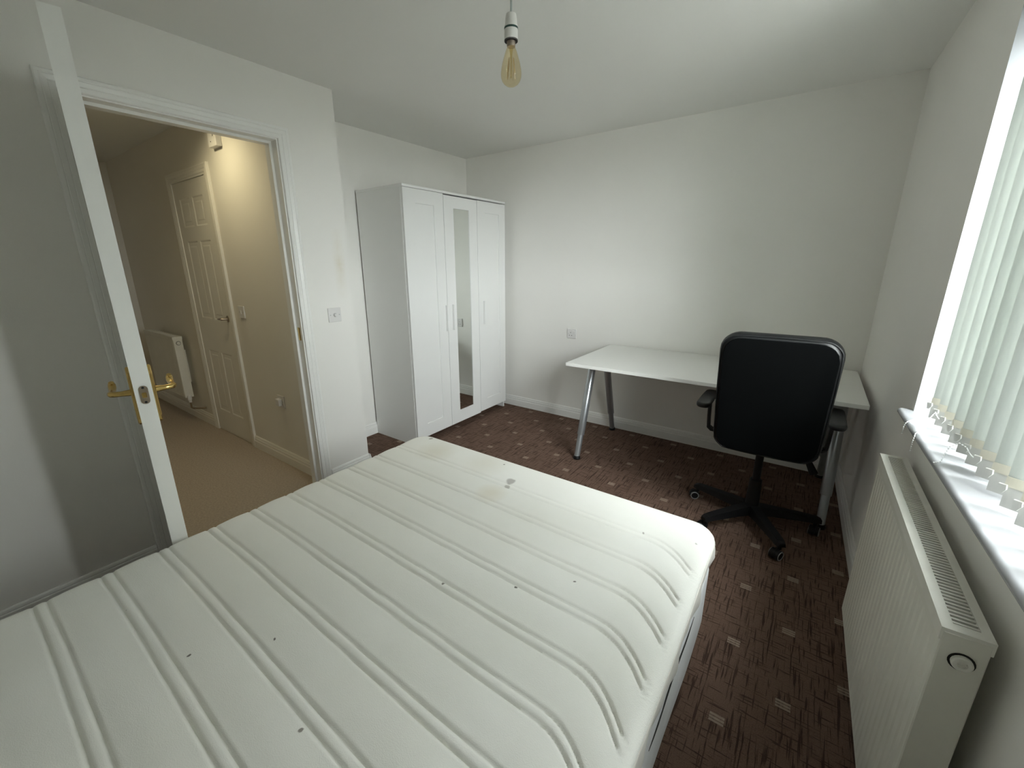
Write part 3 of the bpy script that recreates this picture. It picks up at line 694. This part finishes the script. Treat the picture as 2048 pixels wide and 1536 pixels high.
# ------------------------------------------------------------------ desk
DX0, DX1, DY0, DY1, DZ = 1.536, 3.122, -.816, -.023, .725
dk = thing('desk', ((DX0 + DX1) / 2, (DY0 + DY1) / 2, 0), 'white rectangular desk on silver tube legs against the back wall', 'desk')
obj('tabletop', G().box((DX0, DY0, DZ - .022), (DX1, DY1, DZ), .002, 2), 'desk', dk)
for sx, xx in ((0, 1.612), (1, 3.045)):
    for yb, yt in ((-.738, -.525), (-.062, -.300)):
        p0 = Vector((xx, yb, .012)); p1 = Vector((xx, yt, DZ - .024)); ax = p1 - p0; L = ax.length
        lg = obj('leg', G().lathe(p0, ax, [(0, .0205), (.165, .0205), (.166, .0255), (.168, .0262), (L - .01, .0262), (L - .002, .022)], 24), 'silver', dk, smooth=True)
        obj('foot', G().lathe((xx, yb, 0), (0, 0, 1), [(0, .026), (.012, .026), (.018, .0225), (.024, .0215)], 20), 'blackplastic', lg)
    obj('leg_bracket', G().box((xx - .03, -.60, DZ - .036), (xx + .03, -.22, DZ - .0225), .003, 1), 'silver', dk)

# ------------------------------------------------------------------ office chair
HX_, HY_ = 2.731, -.892
ch = thing('office_chair', (HX_, HY_, 0), 'black swivel office chair with its back to the bed, pushed up to the white desk', 'chair')
hub = Vector((HX_, HY_, 0))
obj('base_hub', G().lathe((HX_, HY_, .055), (0, 0, 1), [(0, .036), (.01, .042), (.045, .042), (.055, .036)], 24), 'blackplastic', ch, smooth=True)
obj('column_cover', G().lathe((HX_, HY_, .10), (0, 0, 1), [(0, .034), (.1, .031), (.155, .029), (.16, .024)], 20), 'blackplastic', ch, smooth=True)
obj('gas_column', G().lathe((HX_, HY_, .24), (0, 0, 1), [(0, .019), (.22, .019)], 20), 'blackplastic', ch, smooth=True)
for k in range(5):
    an = math.radians((14, 92.5, 163, -127, -60)[k]); d_ = Vector((math.cos(an), math.sin(an), 0)); sd_ = Vector((-d_.y, d_.x, 0))
    g = G(); rows = []
    for t, hw, za, zb_ in ((.03, .030, .060, .112), (.10, .028, .066, .108), (.25, .024, .070, .100), (.300, .023, .070, .095), (.318, .018, .070, .088)):
        c = hub + d_ * t; rows.append([c - sd_ * hw + Vector((0, 0, za)), c + sd_ * hw + Vector((0, 0, za)), c + sd_ * hw * .75 + Vector((0, 0, zb_)), c - sd_ * hw * .75 + Vector((0, 0, zb_))])
    g.add([p for r in rows for p in r], [[i * 4 + j, i * 4 + (j + 1) % 4, i * 4 + 4 + (j + 1) % 4, i * 4 + 4 + j] for i in range(4) for j in range(4)] + [[0, 1, 2, 3], [19, 18, 17, 16]])
    lg = obj('base_leg', g, 'blackplastic', ch)
    wd_ = math.radians((-100, 92, 200, 170, -118)[k]); rd = Vector((math.cos(wd_), math.sin(wd_), 0)); ax = Vector((-rd.y, rd.x, 0))
    pc = hub + d_ * .298; wc = pc + rd * .018 + Vector((0, 0, .0255))
    g = G().lathe(pc + Vector((0, 0, .05)), (0, 0, 1), [(0, .011), (.026, .009)], 12)
    hood = [(math.cos(a) * .027, math.sin(a) * .027) for a in [math.radians(-20 + 220 * q / 12) for q in range(13)]]
    g.prism([wc - ax * .006 + rd * -a + Vector((0, 0, z_)) for a, z_ in hood], ax * .012)
    cs = obj('caster', g, 'blackplastic', lg)
    for s in (-1, 1):
        whl = wc + ax * (s * .008)
        obj('caster_wheel', G().lathe(whl, ax * s, [(0, .0245), (.008, .0255), (.013, .0245), (.0145, .020)], 22), 'blackplastic', lg, smooth=True)
        obj('caster_rim', G().lathe(whl + ax * (s * .0125), ax * s, [(0, .0235), (.0028, .0225), (.003, .0185), (.0, .018)], 22, cap=False), 'greyrim', lg, smooth=True)
# seat and mechanism
vs, fs = cushion(.45, .45, .10, .032, .066, 18, 18, bulge=.006)
obj('seat', G().add([(HX_ + x + .004, -.84 + y_, .492 + n_) for x, y_, n_ in vs], fs), 'leather', ch, smooth=True, angle=60)
obj('tilt_mechanism', G().box((HX_ - .045, -.94, .436), (HX_ + .045, -.80, .466), .006, 2), 'blackplastic', ch)
obj('tilt_lever', G().tube([(HX_ + .05, -.88, .425), (HX_ + .16, -.875, .42), (HX_ + .205, -.87, .408), (HX_ + .235, -.87, .352)], [.006, .006, .016, .020], 8), 'blackplastic', ch)
# backrest: padded cushion reclined a little, flat cloth back
cb = Vector((2.744, -1.126, .779)); tilt = math.radians(8.5)
bu = Vector((1, 0.02, 0)).normalized(); bv = Vector((0, -math.sin(tilt), math.cos(tilt))); bn = bu.cross(bv)   # bn faces the camera side (-y)
BH, BW = .60, .462
wf = lambda t: 1.0 - .055 * max(0, .5 - (t + .0)) ** 1.2 * 1.0
vs, fs = cushion(BW, BH, .085, .036, .078, 20, 22, bulge=.004, wfun=wf)
obj('backrest', G().add([cb + bu * x + bv * y_ + bn * n_ for x, y_, n_ in vs], fs), 'leather', ch, smooth=True, angle=60)
vs, fs = cushion(BW - .035, BH - .035, .075, .003, .008, 16, 16, bulge=.003, wfun=wf)
obj('back_shell', G().add([cb + bu * x + bv * y_ + bn * (n_ + .039) for x, y_, n_ in vs], fs), 'shell', ch, smooth=True, angle=60)
vs, fs = [], []
rim = []
for q in range(64):
    an = 2 * math.pi * q / 64
    ww, hh, R = (BW - .012) / 2, (BH - .012) / 2, .08
    ca, sa = math.cos(an), math.sin(an)
    px_ = max(-(ww - R), min(ww - R, ca * 9)) + 0; 
    x = math.copysign(ww - R, ca) * min(1, abs(ca) * 3) + R * ca; y_ = math.copysign(hh - R, sa) * min(1, abs(sa) * 3) + R * sa
    rim.append(cb + bu * (x * wf(y_ / BH)) + bv * y_ + bn * .028)
obj('piping', G().tube(rim + [rim[0]], .004, 6), 'leather', ch, smooth=True)
obj('back_bracket', G().tube([(HX_, -.93, .462), (HX_, -1.03, .474), (HX_ + .003, -1.062, .50), (HX_ + .006, -1.068, .60)], 1, 8, flat=(.06, .012)), 'blackplastic', ch)
for s in (-1, 1):
    xa = HX_ - .004 + s * .278; xi = HX_ + s * .225
    pts = [(xi - s * .08, -.79, .452), (xi, -.79, .45), (xa - s * .022, -.79, .452), (xa - s * .006, -.79, .465), (xa - s * .002, -.79, .52), (xa, -.80, .60), (xa, -.81, .640)]
    arm = obj('armrest', G().tube(pts, 1, 8, flat=(.055, .016)), 'armplastic', ch)
    vs, fs = cushion(.07, .30, .03, .011, .028, 6, 14, bulge=.002)
    obj('arm_pad', G().add([(xa + x + s * .004, -.86 + y_, .655 + n_ - .006 * (y_ / .15) ** 2) for x, y_, n_ in vs], fs), 'armplastic', arm, smooth=True, angle=60)

# ------------------------------------------------------------------ bed
BX0, BX1, BY0, BY1 = 1.238, 2.69, -3.86, -1.872
ZT = .503
base = thing('bed_base', ((BX0 + BX1) / 2, (BY0 + BY1) / 2, 0), 'white cloth covered bed base under the mattress', 'bed base')
b = bmesh.new(); bmesh.ops.create_grid(b, x_segments=1, y_segments=1, size=1); b.free()
vs, fs = cushion(1.415, 1.94, .05, .02, .255, 10, 60)
def bsag(x, y_, n_):
    k = .010 * math.sin(y_ * 9 + 1.3) * (1 if x > .5 else 0) * (1 - abs(n_) / .14); return x + max(-.006, k)
bx = (BX0 + BX1) / 2 + .012; by = (BY0 + BY1) / 2
obj('base_cover', G().add([(bx + bsag(x, y_, n_), by + y_, .2685 + n_) for x, y_, n_ in vs], fs), 'base', base, smooth=True)
for x in (BX0 + .12, BX1 - .16):
    for y in (BY0 + .15, by, BY1 - .15):
        obj('leg', G().lathe((x, y, 0), (0, 0, 1), [(0, .022), (.145, .03)], 16), 'wood', base)
# mattress: quilted top with paired grooves that hook round at the right-hand side
mat_ = thing('mattress', ((BX0 + BX1) / 2, by, .395), 'bare off-white mattress with quilted stripes and grey stains', 'mattress')
chan = [-2.064 - .1392 * k for k in range(13)]
RC = .085; ER = .026
def mz(x, y):
    z = 0.0
    hook = 0.0
    if x > 2.50: hook = .10 * ((x - 2.50) / .16) ** 2.1
    yy = y + hook + .006 * math.sin(x * 3.1)
    best = min(chan, key=lambda c: abs(c - yy)); d = yy - best
    fade = 1.0 if x < 2.645 else max(0, 1 - (x - 2.645) / .03)
    dep = .65 if best > -2.1 else 1.0
    gr = math.exp(-((abs(d) - .0135) / .0040) ** 2) * .0088 - max(0, 1 - (d / .012) ** 2) * .0012
    z -= gr * fade * dep
    z += -.0022 * math.cos(min(1, abs(d) / .07) * math.pi) * fade - .0022
    return z
def spaced(a, b_, n, e=.055, k=9):
    r = [a + e * (1 - math.cos(math.pi / 2 * i / k)) for i in range(k)]
    q = [b_ - (x - a) for x in r][::-1]
    a2, b2 = a + e, b_ - e
    return r + [a2 + (b2 - a2) * i / n for i in range(n + 1)] + q
xs_ = spaced(BX0, BX1, 50); xs_ = [x for x in xs_ if x < 2.43] + [2.43 + .229 * i / 84 for i in range(84)] + [x for x in xs_ if x > 2.659]; ys_ = spaced(BY0, BY1, 620)
vs = []; fs = []
cxm, cym = (BX0 + BX1) / 2, (BY0 + BY1) / 2; hwx, hwy = (BX1 - BX0) / 2, (BY1 - BY0) / 2
for x in xs_:
    for y in ys_:
        lx, ly = x - cxm, y - cym
        ax_, ay_ = hwx - RC, hwy - RC
        if abs(lx) > ax_ and abs(ly) > ay_:
            dx, dy = abs(lx) - ax_, abs(ly) - ay_; L = math.hypot(dx, dy); mm = max(dx, dy); k = mm / L if L > 1e-9 else 1
            lx = math.copysign(ax_ + dx * k, lx); ly = math.copysign(ay_ + dy * k, ly); d = RC - mm
        else: d = min(hwx - abs(lx), hwy - abs(ly))
        X_, Y_ = cxm + lx, cym + ly
        e = 0 if d >= ER else ER - math.sqrt(max(0, ER * ER - (ER - d) ** 2))
        wav = .0015 * math.sin(Y_ * 7.1) if d < .002 else 0
        vs.append((X_ + wav, Y_, ZT + mz(X_, Y_) * (1 if d > .02 else max(0, d / .02)) - e))
NV = len(ys_); NU = len(xs_)
for i in range(NU - 1):
    for j in range(NV - 1): fs.append([i * NV + j, (i + 1) * NV + j, (i + 1) * NV + j + 1, i * NV + j + 1])
top = obj('quilted_top', G().add(vs, fs), 'mattress', mat_, smooth=True, angle=80)
ring = [(i, 0) for i in range(NU - 1)] + [(NU - 1, j) for j in range(NV - 1)] + [(i, NV - 1) for i in range(NU - 1, 0, -1)] + [(0, j) for j in range(NV - 1, 0, -1)]
rp = [Vector(vs[i * NV + j]) for i, j in ring]
pick = [rp[0]]
for p in rp[1:]:
    if (p - pick[-1]).length > .012: pick.append(p)
rows = []
for p in pick:
    nx_, ny_ = (p.x - cxm), (p.y - cym)
    out = Vector((max(-1, min(1, (abs(nx_) - hwx + .1) / .1)) * math.copysign(1, nx_) if abs(nx_) > hwx - .1 else 0, max(-1, min(1, (abs(ny_) - hwy + .1) / .1)) * math.copysign(1, ny_) if abs(ny_) > hwy - .1 else 0, 0))
    if out.length > 0: out.normalize()
    wr = .004 * math.sin(p.y * 23 + p.x * 17) + .003 * math.sin(p.y * 51)
    rows.append([p + Vector((0, 0, .001)), p + out * (.003 + wr * .3) + Vector((0, 0, -.02)), p + out * (.001 + wr) + Vector((0, 0, -.05)), p + out * (-.004 + wr * .6) + Vector((0, 0, -.072)), p + out * -.02 + Vector((0, 0, -.0805))])
n = len(rows); g = G().add([q for r in rows for q in r], [[i * 5 + k, ((i + 1) % n) * 5 + k, ((i + 1) % n) * 5 + k + 1, i * 5 + k + 1] for i in range(n) for k in range(4)])
obj('side_border', g, 'bedside', mat_, smooth=True, angle=80)
obj('piping', G().tube([p + Vector((0, 0, -.001)) for p in pick] + [pick[0]], .0028, 6), 'bedside', mat_, smooth=True)
tr = []
for k in range(13):
    t = k / 12; y = -2.235 - .40 * t
    tr.append((BX1 + .0035, y, .4185 - .006 * math.sin(t * 9) - .012 * t + (-.004 if k > 8 else 0)))
obj('torn_seam', G().tube(tr, [.0006] + [.0012, .0017, .0019, .0018, .0021, .0018, .0016, .002, .0014, .0017, .0013] + [.0006], 6), 'dark', mat_)

# ------------------------------------------------------------------ pendant bulb
PXp, PYp = 2.006, -2.143
pd = thing('pendant_light', (PXp, PYp, H), 'bare amber filament bulb in a white holder hanging on a cord from the ceiling', 'light bulb')
obj('ceiling_rose', G().lathe((PXp, PYp, H), (0, 0, -1), [(0, .042), (.012, .042), (.022, .034), (.026, .012), (.034, .006)], 28), 'holder', pd, smooth=True)
obj('cord', G().tube([(PXp, PYp, H - .03), (PXp + .001, PYp, 2.2), (PXp, PYp, 2.062)], .0032, 8), 'cord', pd, smooth=True)
hl = obj('lamp_holder', G().lathe((PXp, PYp, 2.069), (0, 0, -1), [(0, .006), (.001, .0145), (.012, .0165), (.026, .0175), (.030, .0195), (.0335, .0195), (.034, .018), (.037, .018), (.0375, .0195), (.066, .0195), (.067, .018), (.067, .015), (.05, .0145)], 28), 'holder', pd, smooth=True)
obj('holder_gap', G().lathe((PXp, PYp, 2.069 - .0335), (0, 0, -1), [(0, .0199), (.005, .0199)], 28), 'green', hl)
obj('holder_mouth', G().lathe((PXp, PYp, 2.069 - .064), (0, 0, -1), [(0, .0197), (.0035, .0193)], 28), 'dark', hl)
obj('bulb_cap', G().lathe((PXp, PYp, 2.069 - .055), (0, 0, -1), [(0, .0125), (.022, .0125), (.026, .0115)], 22), 'bulbcap', pd, smooth=True)
z0 = 2.069 - .078
obj('glass_bulb', G().lathe((PXp, PYp, z0), (0, 0, -1), [(0, .0115), (.006, .0125), (.014, .0165), (.026, .0205), (.042, .0255), (.058, .0292), (.070, .0305), (.080, .0297), (.089, .0265), (.096, .021), (.101, .013), (.1035, .006), (.104, .001)], 32, cap=False), 'amber', pd, smooth=True, angle=80)
zig = []
for k in range(9):
    an = k * math.pi / 4.5; zig += [(PXp + .008 * math.cos(an), PYp + .008 * math.sin(an), z0 - .03), (PXp + .013 * math.cos(an + .35), PYp + .013 * math.sin(an + .35), z0 - .083)]
obj('filament', G().tube(zig, .0005, 5), 'filament', pd)
obj('glass_stem', G().lathe((PXp, PYp, z0 - .002), (0, 0, -1), [(0, .006), (.015, .004), (.03, .0022), (.075, .0016), (.078, .003)], 12), 'amber', pd, smooth=True)

# ------------------------------------------------------------------ switches and sockets
def plate(name, c, un, nn_, label, cat, size=.086, th=.009):
    """c: centre on the wall, un: horizontal unit vector (left to right for a viewer), nn_: outward normal"""
    c, un, nn_ = Vector(c), Vector(un), Vector(nn_); r = thing(name, tuple(c), label, cat)
    def xf(v): return tuple(c + un * v[0] + nn_ * v[1] + Vector((0, 0, v[2])))
    obj('plate', G().box((-size / 2, 0, -size / 2), (size / 2, th, size / 2), .003, 2, xf=xf), 'plate', r)
    for s in (-1, 1):
        obj('screw', G().lathe(xf((s * size * .35, th - .0005, 0)), nn_, [(0, .0034), (.0012, .003)], 10), 'cord', r)
    return r, xf, nn_
r, xf, nn_ = plate('dimmer_switch', (D, -1.838, 1.084), (0, 1, 0), (1, 0, 0), 'white square dimmer switch with round knob beside the bedroom doorway', 'switch')
obj('knob', G().lathe(xf((0, .0085, 0)), nn_, [(0, .0115), (.003, .0115), (.012, .0095), (.014, .008), (.0142, .001)], 24), 'plate', r, smooth=True)
r, xf, nn_ = plate('wall_socket', (1.169, 0, .781), (1, 0, 0), (0, -1, 0), 'white single socket with a rocker on the wall left of the desk', 'socket')
obj('rocker', G().box((.006, .008, -.002), (.036, .0125, .026), .002, 1, xf=xf), 'plate', r)
for x, z, w_, h_ in ((-.010, .008, .004, .009), (-.021, -.016, .007, .005), (.001, -.016, .007, .005)):
    obj('pin_hole', G().box((x - w_ / 2, .0085, z - h_ / 2), (x + w_ / 2, .0094, z + h_ / 2), xf=xf), 'dark', r)
r, xf, nn_ = plate('hall_light_switch', (-.395, HY, 1.065), (1, 0, 0), (0, -1, 0), 'small cream rocker switch on the hall wall right of the panelled door', 'switch')
obj('rocker', G().box((-.006, .008, -.013), (.006, .013, .013), .002, 1, xf=xf), 'plate', r)
r, xf, nn_ = plate('hall_socket', (-.02, HY, .475), (1, 0, 0), (0, -1, 0), 'cream socket low on the hall wall above its skirting', 'socket')
obj('plug', G().box((-.024, .008, -.026), (.024, .036, .024), .006, 2, xf=xf), 'plate', r)
chm = thing('door_chime', (-.33, HY, 2.09), 'slim cream box high on the hall wall above the panelled door', 'chime')
obj('body', G().box((-.385, HY - .035, 2.095), (-.275, HY, 2.26), .004, 2), 'plate', chm)
obj('slot', G().prism([(-.31, HY - .0355, 2.15), (-.303, HY - .0355, 2.15), (-.303, HY - .0355, 2.24), (-.31, HY - .0355, 2.24)], (0, .001, 0)), 'dark', chm)
obj('lens', G().lathe((-.345, HY - .0345, 2.125), (0, -1, 0), [(0, .004), (.002, .003)], 12), 'dark', chm)

# ------------------------------------------------------------------ hall radiator and ceiling lamp
def HP(u, n, z): return (-1.555 - u, HY - .115 + n, z)
hr = radiator('hall_radiator', HP, .75, .24, .78, .07, 40, 'white radiator seen end-on in the hall left of the panelled door')
obj('valve', G().lathe((-1.545, HY - .085, .20), (0, 0, 1), [(0, .012), (.02, .012), (.024, .017), (.06, .017), (.064, .012)], 16), 'plate', hr, smooth=True)
obj('pipe', G().tube([(-1.545, HY - .085, .20), (-1.545, HY - .085, .15), (-1.53, HY - .075, .142), (-1.47, HY - .02, .14), (-1.46, HY - .001, .14)], .0075, 10), 'nickel', hr, smooth=True)
for u in (.15, .6):
    obj('wall_bracket', G().box((u - .02, .068, .35), (u + .02, .114, .65), xf=lambda c: HP(*c)), 'radiator', hr)
hl = thing('hall_ceiling_light', (-.2, -2.40, H), 'round hall ceiling spotlight throwing warm light down the wall', 'ceiling light')
obj('lamp_body', G().lathe((-.2, -2.40, H), (0, 0, -1), [(0, .05), (.012, .05), (.014, .03), (.05, .03), (.055, .028), (.053, .024)], 24), 'holder', hl, smooth=True)
obj('lamp_face', G().lathe((-.2, -2.40, H - .0525), (0, 0, -1), [(0, .024), (.001, .024)], 24), 'lamp', hl)
sl = bpy.data.lights.new('hall_spot', 'SPOT'); sl.energy = HALL_LAMP; sl.color = (1.0, .86, .52); sl.spot_size = math.radians(150); sl.spot_blend = .9; sl.shadow_soft_size = .05
so = bpy.data.objects.new('hall_spot', sl); COL.objects.link(so); so.location = (-.2, -2.40, H - .07)
so.rotation_euler = Vector((0.0, .35, -1)).to_track_quat('-Z', 'Y').to_euler()

# ------------------------------------------------------------------ outside ground
g = G().box((3.8, -40, -2.9), (60, 40, -2.8)); struct('ground', g, 'ground', 'pale paving outside below the window', 'ground')
